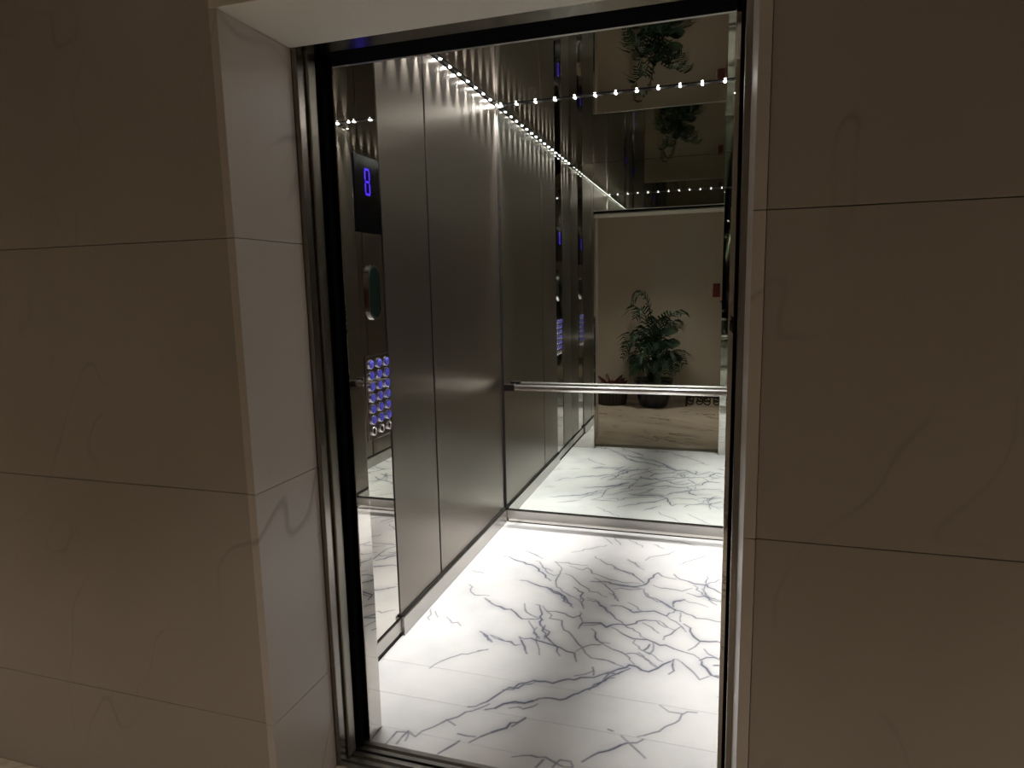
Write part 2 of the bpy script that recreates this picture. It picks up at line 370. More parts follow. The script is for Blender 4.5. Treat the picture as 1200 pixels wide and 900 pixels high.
(1.6, [0.854,-1.908,0.876,-1.877,0.92,-1.84,0.97,-1.791,1.018,-1.76]),
(1, [0.949,-1.762,0.981,-1.792,1.013,-1.822,1.032,-1.841]),
(0.9, [0.646,-1.946,0.698,-1.924,0.743,-1.919,0.781,-1.936,0.832,-1.938]),
(1, [0.727,-1.968,0.74,-1.932]),
(1, [0.774,-1.954,0.788,-1.918,0.832,-1.938]),
(1.3, [0.905,-1.743,0.92,-1.747]),
(1.6, [0.569,-1.699,0.611,-1.687,0.67,-1.639,0.739,-1.625,0.776,-1.582,0.813,-1.539,0.848,-1.471,0.906,-1.407]),
(0.8, [0.098,-0.882,0.132,-0.951,0.164,-0.979,0.23,-0.969]),
(1, [0.221,-1.001,0.276,-1.042,0.364,-1.067]),
(0.7, [0.117,-1.205,0.16,-1.245,0.181,-1.233,0.204,-1.257]),
(0.6, [0.019,-1.153,0.056,-1.248]),
(0.5, [0.049,-1.172,0.081,-1.215]),
(0.5, [0.054,-0.727,0.121,-0.744]),
]

fl = struct(empty('floor'), 'white marble car floor with blue grey veins', 'floor')
def vein_fields(X, Y):
    v = np.zeros(X.size); halo = np.zeros(X.size)
    r = random.Random(9); segs = []
    for w, p in VEINS:
        pts = [(p[i], p[i+1]) for i in range(0, len(p), 2)]
        fine = []
        for (ax, ay), (bx, by) in zip(pts[:-1], pts[1:]):
            L = math.hypot(bx-ax, by-ay); k = max(1, int(L/0.022))
            for j in range(k):
                t = j/k; jit = 0.0 if j == 0 else 0.006
                fine.append((ax+(bx-ax)*t + r.gauss(0, jit), ay+(by-ay)*t + r.gauss(0, jit)))
        fine.append(pts[-1]); n = len(fine)
        for i in range(n-1):
            e = min(1.0, 0.35 + 2.2*min(i+0.5, n-1.5-i if n > 2 else 1)/max(n, 2)) if n > 3 else 0.8
            segs.append((*fine[i], *fine[i+1], w*e*r.uniform(0.75, 1.2)))
    # unseen right edge of the slab: a few more veins of the same kind
    for k in range(26):
        x, y = r.uniform(1.22, 1.43), r.uniform(-1.5, -0.2); a = r.uniform(-0.6, 0.5)
        for j in range(6):
            nx, ny = x+0.03*math.cos(a), y+0.03*math.sin(a); segs.append((x, y, nx, ny, r.uniform(0.5, 1.6))); x, y = nx, ny; a += r.gauss(0, 0.35)
    for ax, ay, bx, by, w in segs:
        rad = 0.05
        idx = np.nonzero((X > min(ax, bx)-rad) & (X < max(ax, bx)+rad) & (Y > min(ay, by)-rad) & (Y < max(ay, by)+rad))[0]
        if not len(idx): continue
        dx, dy = bx-ax, by-ay; L2 = dx*dx+dy*dy+1e-12
        t = np.clip(((X[idx]-ax)*dx+(Y[idx]-ay)*dy)/L2, 0, 1)
        d = np.hypot(X[idx]-ax-t*dx, Y[idx]-ay-t*dy)
        ww = 0.0020+0.0014*w
        v[idx] = np.maximum(v[idx], min(1.0, 0.58+0.28*w)*np.exp(-(d/ww)**2))
        halo[idx] += 0.07*w*np.exp(-(d/0.028)**2)
    return v, np.clip(halo, 0, 0.55)
def floor_slab(x0, x1, y0, y1, step):
    nx, ny = int((x1-x0)/step)+1, int((y1-y0)/step)+1
    xs, ys = np.linspace(x0, x1, nx), np.linspace(y0, y1, ny)
    X, Y = np.meshgrid(xs, ys); X = X.ravel(); Y = Y.ravel()
    co = np.stack([X, Y, np.zeros_like(X)], 1)
    i = (np.arange(ny-1)[:, None]*nx + np.arange(nx-1)[None, :]).ravel()
    quads = np.stack([i, i+1, i+nx+1, i+nx], 1)
    # side skirt so that the slab has thickness
    ring = np.concatenate([np.arange(nx), (np.arange(1, ny)*nx+nx-1), ((ny-1)*nx+np.arange(nx-2, -1, -1)), (np.arange(ny-2, 0, -1)*nx)])
    low = co[ring].copy(); low[:, 2] = -0.03; base = len(co); m_ = len(ring)
    k = np.arange(m_); k2 = (k+1) % m_
    sk = np.stack([ring[k], base+k, base+k2, ring[k2]], 1)
    co = np.concatenate([co, low]); quads = np.concatenate([quads, sk])
    me = bpy.data.meshes.new('marble_slab')
    me.vertices.add(len(co)); me.vertices.foreach_set('co', co.astype(np.float32).ravel())
    me.loops.add(quads.size); me.loops.foreach_set('vertex_index', quads.astype(np.int32).ravel())
    me.polygons.add(len(quads)); me.polygons.foreach_set('loop_start', np.arange(0, quads.size, 4, dtype=np.int32))
    me.update(calc_edges=True); me.validate()
    v, h = vein_fields(co[:, 0], co[:, 1])
    a = me.color_attributes.new('vein', 'FLOAT_COLOR', 'POINT')
    a.data.foreach_set('color', np.stack([v, h, np.zeros_like(v), np.ones_like(v)], 1).astype(np.float32).ravel())
    me.materials.append(M['marble_floor'])
    o = bpy.data.objects.new('marble_slab', me); C.objects.link(o); o.parent = fl
floor_slab(0.0, W, -1.570, 0.0, 0.0035)
floor_slab(0.0, W, -1.757, -1.5712, 0.0035)
floor_slab(0.0, W, -1.925, -1.7582, 0.0035)
floor_slab(XL, XR, -2.0, -1.925, 0.0035)
MB().box(0, W, -2.0, 0, -0.05, -0.0305).build('floor_screed', M['seam'], fl)

# ---------------------------------------------------------------- car walls
def side_wall(name, sx, x0):
    """sx=+1: faces +x (left wall); x0: plane of the panels"""
    w = struct(empty(name, (x0, 0, 0)), None, None)
    def bx(a, b): return (x0+sx*a, x0+sx*b) if sx > 0 else (x0+sx*b, x0+sx*a)
    MB().box(*bx(-0.035, -0.016), -D, 0, 0, H).build('backing', M['seam'], w)
    for (y0, y1) in ((-0.965, -0.008), (-1.389, -0.979), (-D+0.003, -1.621)):
        grain(MB().box(*bx(-0.016, -0.004), y0, y1, PZ0, PZ1, 0.0015).build('brushed_panel', M['brushed'], w))
    MB().box(*bx(-0.016, -0.008), -1.615, -1.393, 0.075, PZ1).build('polished_column', M['polished'], w)
    return w
wl = side_wall('wall_left', 1, 0.0); tag(wl, 'brushed steel panelled car wall with polished column beside the control buttons', 'wall')
wr = side_wall('wall_right', -1, W); tag(wr, 'brushed steel panelled car wall opposite, seen in the mirrors', 'wall')
def side_base(name, sx, x0):
    b = struct(empty(name, (x0, 0, 0)))
    def bx(a, c): return (x0+sx*a, x0+sx*c) if sx > 0 else (x0+sx*c, x0+sx*a)
    grain(MB().box(*bx(-0.016, 0.012), -1.392, -0.022, 0.0, 0.078, 0.002).build('skirting_board', M['skirting'], b))
    MB().box(*bx(-0.016, 0.003), -1.392, -0.012, 0.078, 0.086).build('shadow_gap', M['seam'], b)
    grain(MB().box(*bx(-0.016, 0.000), -D, -1.394, 0.018, 0.072, 0.002).build('recessed_skirting', M['skirting'], b))
    MB().box(*bx(-0.016, -0.003), -D, -1.394, 0.0, 0.018).build('shadow_gap', M['seam'], b)
    return b
tag(side_base('baseboard_left', 1, 0.0), 'pale steel skirting under the brushed left wall panels', 'baseboard')
tag(side_base('baseboard_right', -1, W), 'pale steel skirting under the opposite car wall', 'baseboard')
wb = struct(empty('wall_back'), 'full width mirror back wall of the car', 'mirror')
MB().box(0.006, W-0.006, 0.0, 0.008, 0.076, 2.412).build('mirror_pane', M['mirror'], wb)
MB().box(-0.016, W+0.016, 0.008, 0.03, 0, H).build('backing', M['seam'], wb)
for a, b in ((-0.012, 0.0055), (W-0.0055, W+0.012)): MB().box(a, b, -0.0065, 0.008, 0.0, PZ1).build('corner_trim', M['seam'], wb)
bb = struct(empty('baseboard_back'), 'pale steel skirting along the foot of the mirror', 'baseboard')
grain(MB().box(0.012, W-0.012, -0.018, 0.0, 0.022, 0.074, 0.002).build('skirting_board', M['skirting'], bb))
MB().box(0.012, W-0.012, -0.010, 0.0, 0.003, 0.022).build('polished_kick', M['polished'], bb)
MB().box(0.012, W-0.012, -0.013, 0.0, 0.0, 0.003).build('shadow_gap', M['seam'], bb)
wf = struct(empty('wall_front', (0, -D, 0)), 'polished steel front returns and transom of the car', 'wall')
MB().box(-0.016, XL, -2.0, -D, 0.0, H, 0.002).build('return_panel', M['polished'], wf)
MB().box(XR, W+0.016, -2.0, -D, 0.0, H, 0.002).build('return_panel', M['polished'], wf)
MB().box(XL, XR, -2.0, -D, 2.035, H, 0.002).build('transom', M['polished'], wf)
MB().box(XL, XR, -1.938, -1.9255, 2.031, 2.0345, 0.001).build('transom_lip', M['sill'], wf)
cl = struct(empty('ceiling', (0, 0, H)), 'dark polished steel car ceiling', 'ceiling')
for y0, y1 in ((-0.968, -0.004), (-1.921, -0.972)):
    MB().box(0.0, W, y0, y1, H, H+0.012).build('ceiling_panel', M['ceiling'], cl)
MB().box(-0.02, W+0.02, -2.0, 0.02, H+0.0125, H+0.03).build('ceiling_backing', M['seam'], cl)

# ---------------------------------------------------------------- led strips
def led_strip(label, p0, p1, spots, inset, power=1.0):
    """p0->p1 along the wall at the ceiling, inset: inward unit vector"""
    t = tag(empty('led_strip', (*p0[:2], H)), label, 'led strip', 'led strips around the car ceiling')
    a, b = Vector(p0), Vector(p1); inn = Vector(inset)
    lo = Vector((min(a.x, b.x), min(a.y, b.y), 0)); hi = Vector((max(a.x, b.x), max(a.y, b.y), 0))
    q0 = lo + Vector((min(0, inn.x*0.018), min(0, inn.y*0.018), 0)); q1 = hi + Vector((max(0, inn.x*0.018), max(0, inn.y*0.018), 0))
    MB().box(q0.x, q1.x, q0.y, q1.y, H-0.004, H-0.0003).build('channel', M['channel'], t)
    first = None
    for k in spots:
        c = a + (b-a).normalized()*k + inn*0.009; c.z = H-0.004
        if first is None:
            prof = [(0.0065*math.cos(w), -0.004*math.sin(w)) for w in [i*math.pi/2/4 for i in range(5)]]
            first = MB().lathe([(0.0065, 0.002)]+prof, c, 10).build('led', M['led'], t, True, origin=c)
        else:
            copy_to(first, c, t)
        ld = bpy.data.lights.new('led_light', 'SPOT'); ld.energy = LED_WATT*power*(2.2 if k < 0.025 else 1.0); ld.color = (1.0, 0.975, 0.94)
        ld.spot_size = math.radians(37.5); ld.spot_blend = 1.0; ld.shadow_soft_size = 0.008
        lo_ = bpy.data.objects.new('led_light', ld); C.objects.link(lo_); lo_.parent = t
        lo_.location = c + Vector((0, 0, -0.013)) - wloc(t)
    return t
SIDE = [0.02+0.1125*k for k in range(17)]
led_strip('row of white leds above the brushed left wall panels', (0.0, 0.0, H), (0.0, -1.90, H), SIDE, (1, 0, 0))
led_strip('row of white leds above the mirror back wall', (0.019, 0.0, H), (W-0.019, 0.0, H), [0.008]+[0.097+0.11*k for k in range(12)]+[1.385], (0, -1, 0), 0.50)
led_strip('row of white leds above the car wall opposite the buttons', (W, 0.0, H), (W, -1.90, H), SIDE, (-1, 0, 0))

# ---------------------------------------------------------------- handrail
hr = tag(empty('handrail', (0.7, 0, 0.82)), 'round steel handrail across the mirror back wall', 'handrail')
RZ, RY = 0.835, -0.062
MB().tube([(0.092, RY, RZ), (0.097, RY, RZ), (1.333, RY, RZ), (1.338, RY, RZ)], [0.014, 0.019, 0.019, 0.014], 20).build('rail', M['rail'], hr, True)
for s in (0, 1):
    f = (lambda x: x) if s == 0 else (lambda x: W-x)
    m = MB(); xs = sorted((f(0.030), f(0.0915)))
    m.box(xs[0], xs[1], RY-0.016, RY+0.016, RZ-0.02, RZ+0.02, 0.006)
    br = m.build('end_block', M['iron'], hr)
    MB().tube([(f(0.06), RY+0.014, RZ), (f(0.06), 0.0, RZ)], 0.011, 12).build('wall_stub', M['iron'], br, True)

# ---------------------------------------------------------------- control panels
def control_panel(sx, x0, label):
    xw = x0 - sx*0.008                       # face of the polished column
    t = tag(empty('control_panel', (xw, -1.475, 0.85)), label, 'control panel')
    def bx(a, b): return (xw+sx*a, xw+sx*b) if sx > 0 else (xw+sx*b, xw+sx*a)
    fp = MB().box(*bx(0, 0.004), -1.567, -1.396, 0.855, 1.166, 0.001).build('button_plate', M['polished'], t)
    MB().box(*bx(0, 0.009), -1.570, -1.396, 1.167, 1.172).build('top_lip', M['chrome'], t)
    scr = MB().box(*bx(0, 0.010), -1.582, -1.408, 1.612, 1.878, 0.002).build('display_screen', M['glass'], t)
    # seven segment digit 8, upper ring hollow
    yc, zc, th = -1.497, 1.790, 0.008
    hw, hs = 0.015, 0.043
    segs = []
    for z in (zc+hs, zc, zc-hs): segs.append((yc-hw, yc+hw, z-th/2, z+th/2))
    for z0, z1 in ((zc+0.006, zc+hs-0.005), (zc-hs+0.005, zc-0.006)):
        for y in (yc-hw, yc+hw): segs.append((y-th/2, y+th/2, z0, z1))
    for y0, y1, z0, z1 in segs:
        MB().box(*bx(0.010, 0.0112), y0, y1, z0, z1).build('digit_segment', M['blue'], scr)
    # intercom lens, a tall capsule in a chrome rim
    def capsule(yc, z0, z1, r, a, b, seg=10):
        pts = [(yc+r*math.cos(w), z1-r+r*math.sin(w)) for w in [i*math.pi/seg for i in range(seg+1)]]
        pts += [(yc+r*math.cos(w), z0+r+r*math.sin(w)) for w in [math.pi+i*math.pi/seg for i in range(seg+1)]]
        n = len(pts); xa, xb = xw+sx*a, xw+sx*b
        return MB().add([(xa, y, z) for y, z in pts]+[(xb, y, z) for y, z in pts],
                        [tuple(range(n)), tuple(range(n, 2*n))]+[(i, (i+1) % n, n+(i+1) % n, n+i) for i in range(n)])
    ic = capsule(-1.480, 1.298, 1.500, 0.046, 0, 0.010).build('intercom_rim', M['chrome'], t)
    capsule(-1.480, 1.306, 1.492, 0.038, 0.010, 0.012).build('intercom_lens', M['lens'], ic)
    # buttons
    b0 = k0 = None
    for r in range(7):
        for c in range(3):
            p = Vector((xw+sx*0.004, -1.532+0.058*c, 1.138-0.0415*r))
            if r < 6:
                if b0 is None:
                    b0 = MB().lathe([(0.0185, 0), (0.0185, sx*0.005), (0.016, sx*0.007), (0.0155, sx*0.006)], p, 16, 'x').build('button', M['chrome'], t, True, origin=p)
                    MB().lathe([(0.0155, sx*0.006), (0.0135, sx*0.0095), (0.008, sx*0.0115), (0.0, sx*0.012)], p, 14, 'x').build('lit_face', M['bluebtn'], b0, True)
                else:
                    q = copy_to(b0, p, t)
                    f = b0.children[0].copy(); C.objects.link(f); f.parent = q
            else:
                if k0 is None:
                    k0 = MB().lathe([(0.017, 0), (0.017, sx*0.006), (0.011, sx*0.007), (0.011, 0.0)], p, 16, 'x').build('key_switch', M['chrome'], t, True, origin=p)
                    MB().lathe([(0.011, sx*0.001), (0.010, sx*0.002), (0.0, sx*0.002)], p, 12, 'x').build('key_slot', M['phone_black'], k0, True)
                else:
                    q = copy_to(k0, p, t)
                    f = k0.children[0].copy(); C.objects.link(f); f.parent = q
    return t
control_panel(1, 0.0, 'column of blue lit floor buttons with black floor display on polished strip beside the doorway')
control_panel(-1, W, 'second set of blue lit buttons on the opposite wall, seen only in reflections')

# ---------------------------------------------------------------- doors, sills, landing frame
d1 = struct(tag(empty('door_1', (0, -2.03, 0)), 'car door leaf in the left pocket, blackened as the dark shaft gap', 'door'))  # black coat stands for the dark gap between landing and car doors
MB().box(-0.34, 0.176, -2.040, -2.012, 0.004, 2.028, 0.002).build('leaf', M['black'], d1)
MB().box(0.176, 0.184, -2.040, -2.012, 0.004, 2.028, 0.002).build('dark_edge', M['black'], d1)
d2 = struct(tag(empty('door_2', (W, -2.03, 0)), 'car door leaf in the right pocket, blackened as the dark shaft gap', 'door'))
MB().box(1.254, 1.77, -2.040, -2.012, 0.004, 2.028, 0.002).build('leaf', M['black'], d2)
MB().box(1.246, 1.254, -2.040, -2.012, 0.004, 2.028, 0.002).build('dark_edge', M['black'], d2)
d3 = struct(tag(MB().box(-0.34, 0.174, -2.086, -2.048, 0.004, 2.06, 0.004).build('door_3', M['door']), 'olive steel landing door leaf edge beside the left frame', 'door'))
d4 = struct(tag(MB().box(1.256, 1.77, -2.086, -2.048, 0.004, 2.06, 0.004).build('door_4', M['door']), 'olive steel landing door leaf edge beside the right frame', 'door'))
sl = struct(tag(empty('trim_1', (0.7, -2.02, 0)), 'grooved aluminium car door sill at the threshold', 'sill'))
MB().box(-0.3, 1.73, -2.015, -2.0005, -0.05, 0.0).build('sill_bar', M['sill'], sl)
MB().box(-0.3, 1.73, -2.042, -2.028, -0.05, 0.0).build('sill_bar', M['sill'], sl)
MB().box(-0.3, 1.73, -2.042, -2.0005, -0.05, -0.010).build('sill_base', M['door'], sl)
s2 = struct(tag(empty('trim_2', (0.7, -2.08, 0)), 'grooved aluminium landing sill in front of the car', 'sill'))
for y0, y1 in ((-2.066, -2.052), (-2.094, -2.080), (-2.122, -2.104)):
    MB().box(-0.3, 1.73, y0, y1, -0.05, 0.0, 0.001).build('sill_bar', M['sill'], s2)
MB().box(-0.3, 1.73, -2.122, -2.052, -0.05, -0.010).build('sill_base', M['door'], s2)
fr = struct(tag(empty('trim_3', (0.7, -2.1, 0)), 'polished steel landing door frame inside the marble portal', 'door frame'))
MB().box(0.060, 0.166, -2.122, -2.089, 0.0, 2.10, 0.002).build('jamb', M['frame'], fr)
MB().box(1.252, 1.36, -2.122, -2.089, 0.0, 2.10, 0.002).build('jamb', M['frame'], fr)
MB().box(0.166, 1.252, -2.122, -2.055, 2.024, 2.10, 0.002).build('head', M['frame'], fr)
sh = struct(tag(empty('trim_4', (0.7, -2.03, 2.1)), 'black plates standing for the dark shaft gap above the doors', 'door gap'))  # solid black plates where there is only shaft darkness
MB().box(-0.4, 1.83, -2.054, -2.001, 2.062, 2.10).build('gap_top', M['black'], sh)
MB().box(XL+0.001, XR-0.001, -2.054, -1.940, 2.030, 2.0345).build('gap_lining', M['black'], sh)
MB().box(-0.40, -0.36, -2.12, -2.001, 0.0, 2.10).build('gap_side', M['black'], sh)
MB().box(1.80, 1.83, -2.12, -2.001, 0.0, 2.10).build('gap_side', M['black'], sh)
MB().box(-0.36, -0.016, -2.001, -1.99, 0.0, 2.10).build('gap_back', M['black'], sh)
MB().box(W+0.016, 1.80, -2.001, -1.99, 0.0, 2.10).build('gap_back', M['black'], sh)

# ---------------------------------------------------------------- lobby: marble portal and landing wall
ML, MR = 0.152, 1.266
JZ = [0.0, 0.31, 0.92, 1.53, 2.14, 2.70]
we = struct(empty('wall_entrance', (0.7, YF, 0)), 'grey white marble slab wall around the lift portal', 'wall')
def slab(x0, x1, y0, y1, z0, z1, g=0.0008):
    return MB().box(x0+g*(x1-x0 > 0.1), x1-g*(x1-x0 > 0.1), y0+g*(y1-y0 > 0.1), y1-g*(y1-y0 > 0.1), z0+g, z1-g, 0.0012).build('marble_slab', M['marble_wall'], we, origin=((x0+x1)/2, (y0+y1)/2, (z0+z1)/2))
for k in range(4):                                        # reveals
    z0, z1 = JZ[k], min(JZ[k+1], SOF)
    if k == 3: z1 = SOF
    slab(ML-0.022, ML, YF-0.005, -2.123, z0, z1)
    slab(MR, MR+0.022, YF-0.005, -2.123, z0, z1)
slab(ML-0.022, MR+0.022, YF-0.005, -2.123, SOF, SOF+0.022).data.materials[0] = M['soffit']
for k in range(5):                                        # face slabs
    z0, z1 = JZ[k], JZ[k+1]
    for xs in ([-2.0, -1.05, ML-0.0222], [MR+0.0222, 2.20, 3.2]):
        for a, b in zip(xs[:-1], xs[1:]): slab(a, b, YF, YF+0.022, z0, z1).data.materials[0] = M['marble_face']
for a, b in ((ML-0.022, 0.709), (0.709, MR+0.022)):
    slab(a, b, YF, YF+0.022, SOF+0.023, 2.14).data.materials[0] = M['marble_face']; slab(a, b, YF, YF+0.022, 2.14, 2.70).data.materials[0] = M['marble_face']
for x0, x1, z0, z1 in ((-2.0, ML-0.03, 0, 2.7), (MR+0.03, 3.2, 0, 2.7), (ML-0.03, MR+0.03, SOF+0.03, 2.7)):
    MB().box(x0, x1, YF+0.0225, YF+0.06, z0, z1).build('mortar_bed', M['seam'], we)
for x0, x1 in ((0.04, ML-0.0225), (MR+0.0225, 1.38)):
    MB().box(x0, x1, YF+0.06, -2.123, 0, SOF).build('mortar_bed', M['seam'], we)
MB().box(0.04, 1.38, YF+0.06, -2.123, SOF+0.0225, 2.10).build('mortar_bed', M['seam'], we)
lf = struct(MB().box(-2.0, 3.2, YB, -2.1225, -0.04, -0.001).build('floor.001', M['marble_lobby']), 'beige lobby floor with brown veins, seen in the mirror', 'floor')
rw = struct(MB().box(-2.0, 3.2, YB-0.05, YB, -0.04, 2.7).build('wall_lobby_rear', M['plaster']), 'plain beige lobby wall behind the potted palm', 'wall')
struct(MB().box(-2.05, -2.0, YB-0.05, YF+0.06, -0.04, 2.7).build('wall_lobby_left', M['plaster']), 'beige end wall of the lobby to the left', 'wall')
struct(MB().box(3.2, 3.25, YB-0.05, YF+0.06, -0.04, 2.7).build('wall_lobby_right', M['plaster']), 'beige end wall of the lobby to the right', 'wall')
struct(MB().box(-2.05, 3.25, YB-0.05, YF+0.06, 2.7, 2.75).build('ceiling.001', M['lobby_ceiling']), 'cream painted lobby ceiling', 'ceiling')

# unseen lobby downlights, placed and aimed to light floor and rear wall
LAMPS = [(-1.3, -3.55, 'unseen warm downlight over the far left end of the lobby'), (0.55, -3.55, 'unseen warm downlight in front of the lift doorway'), (2.4, -3.55, 'unseen warm downlight over the right end of the lobby')]
for x, y, lb in LAMPS:
    t = tag(empty('downlight', (x, y, 2.7)), lb, 'ceiling light', 'lobby downlights')
    MB().lathe([(0.075, 0), (0.078, -0.006), (0.062, -0.010), (0.055, -0.002)], (x, y, 2.6995), 24).build('trim_ring', M['white'], t, True)
    MB().lathe([(0.056, -0.0035), (0.0, -0.0035)], (x, y, 2.6995), 24).build('lamp_lens', M['lamp'], t)
    ld = bpy.data.lights.new('lobby_lamp', 'SPOT'); ld.shadow_soft_size = 0.05; ld.spot_size = math.radians(78); ld.spot_blend = 1.0; ld.energy = LOBBY_WATT; ld.color = (1.0, 0.88, 0.74)
    lo = bpy.data.objects.new('lobby_lamp', ld); C.objects.link(lo); lo.parent = t; lo.location = (0, 0, -0.012)

# ---------------------------------------------------------------- potted palm
PX, PY = 0.50, -4.14
palm = tag(empty('potted_palm', (PX, PY, 0)), 'feathery green palm in a dark glazed pot against the beige lobby wall', 'potted plant')
MB().lathe([(0.0, 0.0), (0.15, 0.0), (0.165, 0.02), (0.20, 0.16), (0.215, 0.28), (0.225, 0.30), (0.225, 0.325), (0.205, 0.325), (0.198, 0.28), (0.0, 0.28)], (PX, PY, 0), 28).build('pot', M['pot'], palm, True)
MB().lathe([(0.197, 0.285), (0.1, 0.295), (0.0, 0.30)], (PX, PY, 0), 20).build('soil', M['soil'], palm)
def bez(p0, p1, p2, n):
    p0, p1, p2 = Vector(p0), Vector(p1), Vector(p2)
    return [p0*(1-t)**2 + p1*2*t*(1-t) + p2*t*t for t in [i/n for i in range(n+1)]]
def frond(tip, mid, r, leaf_len=0.20, start=0.35, n=18):
    base = (PX+r.uniform(-0.05, 0.05), PY+r.uniform(-0.04, 0.04), 0.29)
    pts = bez(base, mid, tip, n)
    m = MB(); m.tube(pts, [0.007*(1-0.75*i/n)+0.001 for i in range(n+1)], 5)
    for i in range(int(n*start), n+1):
        t = i/n; p = pts[i]; d = (pts[min(i+1, n)]-pts[i-1]).normalized()
        side = d.cross(Vector((0, 0, 1)))
        side = side.normalized() if side.length > 0.05 else Vector((1, 0, 0))
        if abs(side.y) > 0.8: side = (side + Vector((0.7, 0, 0))).normalized()
        L = leaf_len*(0.55+0.6*math.sin(math.pi*min(1, (t-start)/(1-start)*0.9+0.1)))*r.uniform(0.85, 1.1)
        for s in (-1, 1):
            q1 = p + side*s*L*0.5 + d*L*0.30 + Vector((0, 0, 0.01)); q2 = p + side*s*L*0.85 + d*L*0.55 - Vector((0, 0, L*0.30))
            wv = d*0.012
            m.add([p-wv*0.5, p+wv*0.5, q1+wv, q2, q1-wv], [(0, 1, 2, 4), (4, 2, 3)])
    return m.build('frond', M['leaf'], palm)
r5 = random.Random(12)
F = [((0.235, -4.22, 1.20), (0.50, -4.10, 1.66)), ((0.30, -4.05, 1.05), (0.40, -4.05, 1.42)), ((0.80, -4.10, 1.08), (0.52, -4.10, 1.22)),
     ((0.76, -4.2, 0.92), (0.60, -4.15, 1.16)), ((0.14, -4.10, 0.58), (0.30, -4.10, 1.00)), ((0.19, -4.0, 0.72), (0.35, -4.05, 1.10)),
     ((0.84, -4.10, 0.52), (0.68, -4.12, 0.86)), ((0.74, -3.98, 0.45), (0.62, -4.02, 0.80)), ((0.30, -3.93, 0.50), (0.40, -3.98, 0.85)),
     ((0.52, -3.90, 0.62), (0.50, -3.98, 0.95)), ((0.60, -4.30, 0.85), (0.55, -4.20, 1.05)), ((0.42, -4.33, 0.75), (0.45, -4.25, 1.0)),
     ((0.32, -4.02, 0.42), (0.36, -4.02, 0.72)), ((0.66, -3.95, 0.42), (0.60, -4.0, 0.70)), ((0.48, -3.88, 0.45), (0.49, -3.95, 0.74)), ((0.24, -4.12, 0.45), (0.36, -4.12, 0.75)),
     ((0.76, -4.18, 0.42), (0.64, -4.16, 0.72)), ((0.58, -3.92, 0.72), (0.54, -3.98, 0.92)), ((0.38, -3.95, 0.70), (0.43, -4.0, 0.95)), ((0.55, -4.02, 1.02), (0.52, -4.06, 1.05)),
     ((0.25, -4.28, 0.80), (0.40, -4.22, 1.05)), ((0.68, -4.0, 0.70), (0.58, -4.05, 0.95)), ((0.44, -4.0, 0.90), (0.47, -4.05, 1.0))]
for k, (tip, mid) in enumerate(F):
    frond(tip, mid, r5, 0.20 if k < 4 else 0.17)
def broad(base, tip, w, mat, parent, name='broad_leaf'):
    b, t = Vector(base), Vector(tip); d = t-b; s = d.cross(Vector((0.15, 1, 0.2))).normalized()
    n = 6; m = MB(); vs_ = []; fs = []
    for i in range(n+1):
        u = i/n; c = b + d*u + Vector((0, 0.03*math.sin(math.pi*u), -0.05*u*u)); ww = w*math.sin(math.pi*min(1, u*0.92+0.05))**0.7
        vs_ += [c-s*ww, c+Vector((0, -0.012, 0)), c+s*ww]
    for i in range(n):
        fs += [(i*3, i*3+1, i*3+4, i*3+3), (i*3+1, i*3+2, i*3+5, i*3+4)]
    m.add(vs_, fs)
    return m.build(name, mat, parent, True)
for (b, t, w) in (((0.62, -4.08, 0.72), (0.80, -4.05, 0.80), 0.055), ((0.60, -4.05, 0.86), (0.78, -4.05, 0.95), 0.05), ((0.62, -4.1, 0.60), (0.83, -4.1, 0.62), 0.055), ((0.38, -4.0, 0.55), (0.24, -3.95, 0.42), 0.045), ((0.52, -3.97, 0.40), (0.60, -3.9, 0.34), 0.05)):
    lfb = broad(b, t, w, M['leaf2'], palm)
    MB().tube(bez((PX, PY, 0.29), ((PX+b[0])/2, b[1], b[2]), b, 6), 0.004, 5).build('stalk', M['leaf2'], lfb)

# ---------------------------------------------------------------- ribbed planter with red leaves
QX, QY = 0.0, -4.20
pl = tag(empty('red_plant', (QX, QY, 0)), 'low red leaved plant in a dark ribbed basket left of the palm', 'potted plant')
MB().lathe([(0.0, 0.0), (0.165, 0.0), (0.18, 0.11), (0.185, 0.205), (0.170, 0.205), (0.16, 0.17), (0.0, 0.17)], (QX, QY, 0), 28).build('basket', M['wicker'], pl, True)
rib = None
for k in range(28):
    w = 2*math.pi*k/28; c = Vector((QX+0.178*math.cos(w), QY+0.178*math.sin(w), 0))
    if rib is None:
        rib = MB().tube([c+Vector((-0.012, 0, 0.004)), c+Vector((0.0, 0, 0.10)), c+Vector((0.008, 0, 0.21))], 0.007, 6).build('rib', M['iron'], pl, True, origin=c)
    else:
        q = copy_to(rib, c, pl); q.rotation_euler.z = w
for k in range(22):
    a = 2*math.pi*k/22 + r5.uniform(-0.1, 0.1); R_ = r5.uniform(0.14, 0.24)
    if math.sin(a) < -0.2: R_ *= 0.9
    broad((QX+0.03*math.cos(a), QY+0.03*math.sin(a), 0.18), (QX+R_*math.cos(a), QY+R_*0.8*math.sin(a), r5.uniform(0.27, 0.40)), 0.022, M['redleaf'], pl, 'red_leaf')

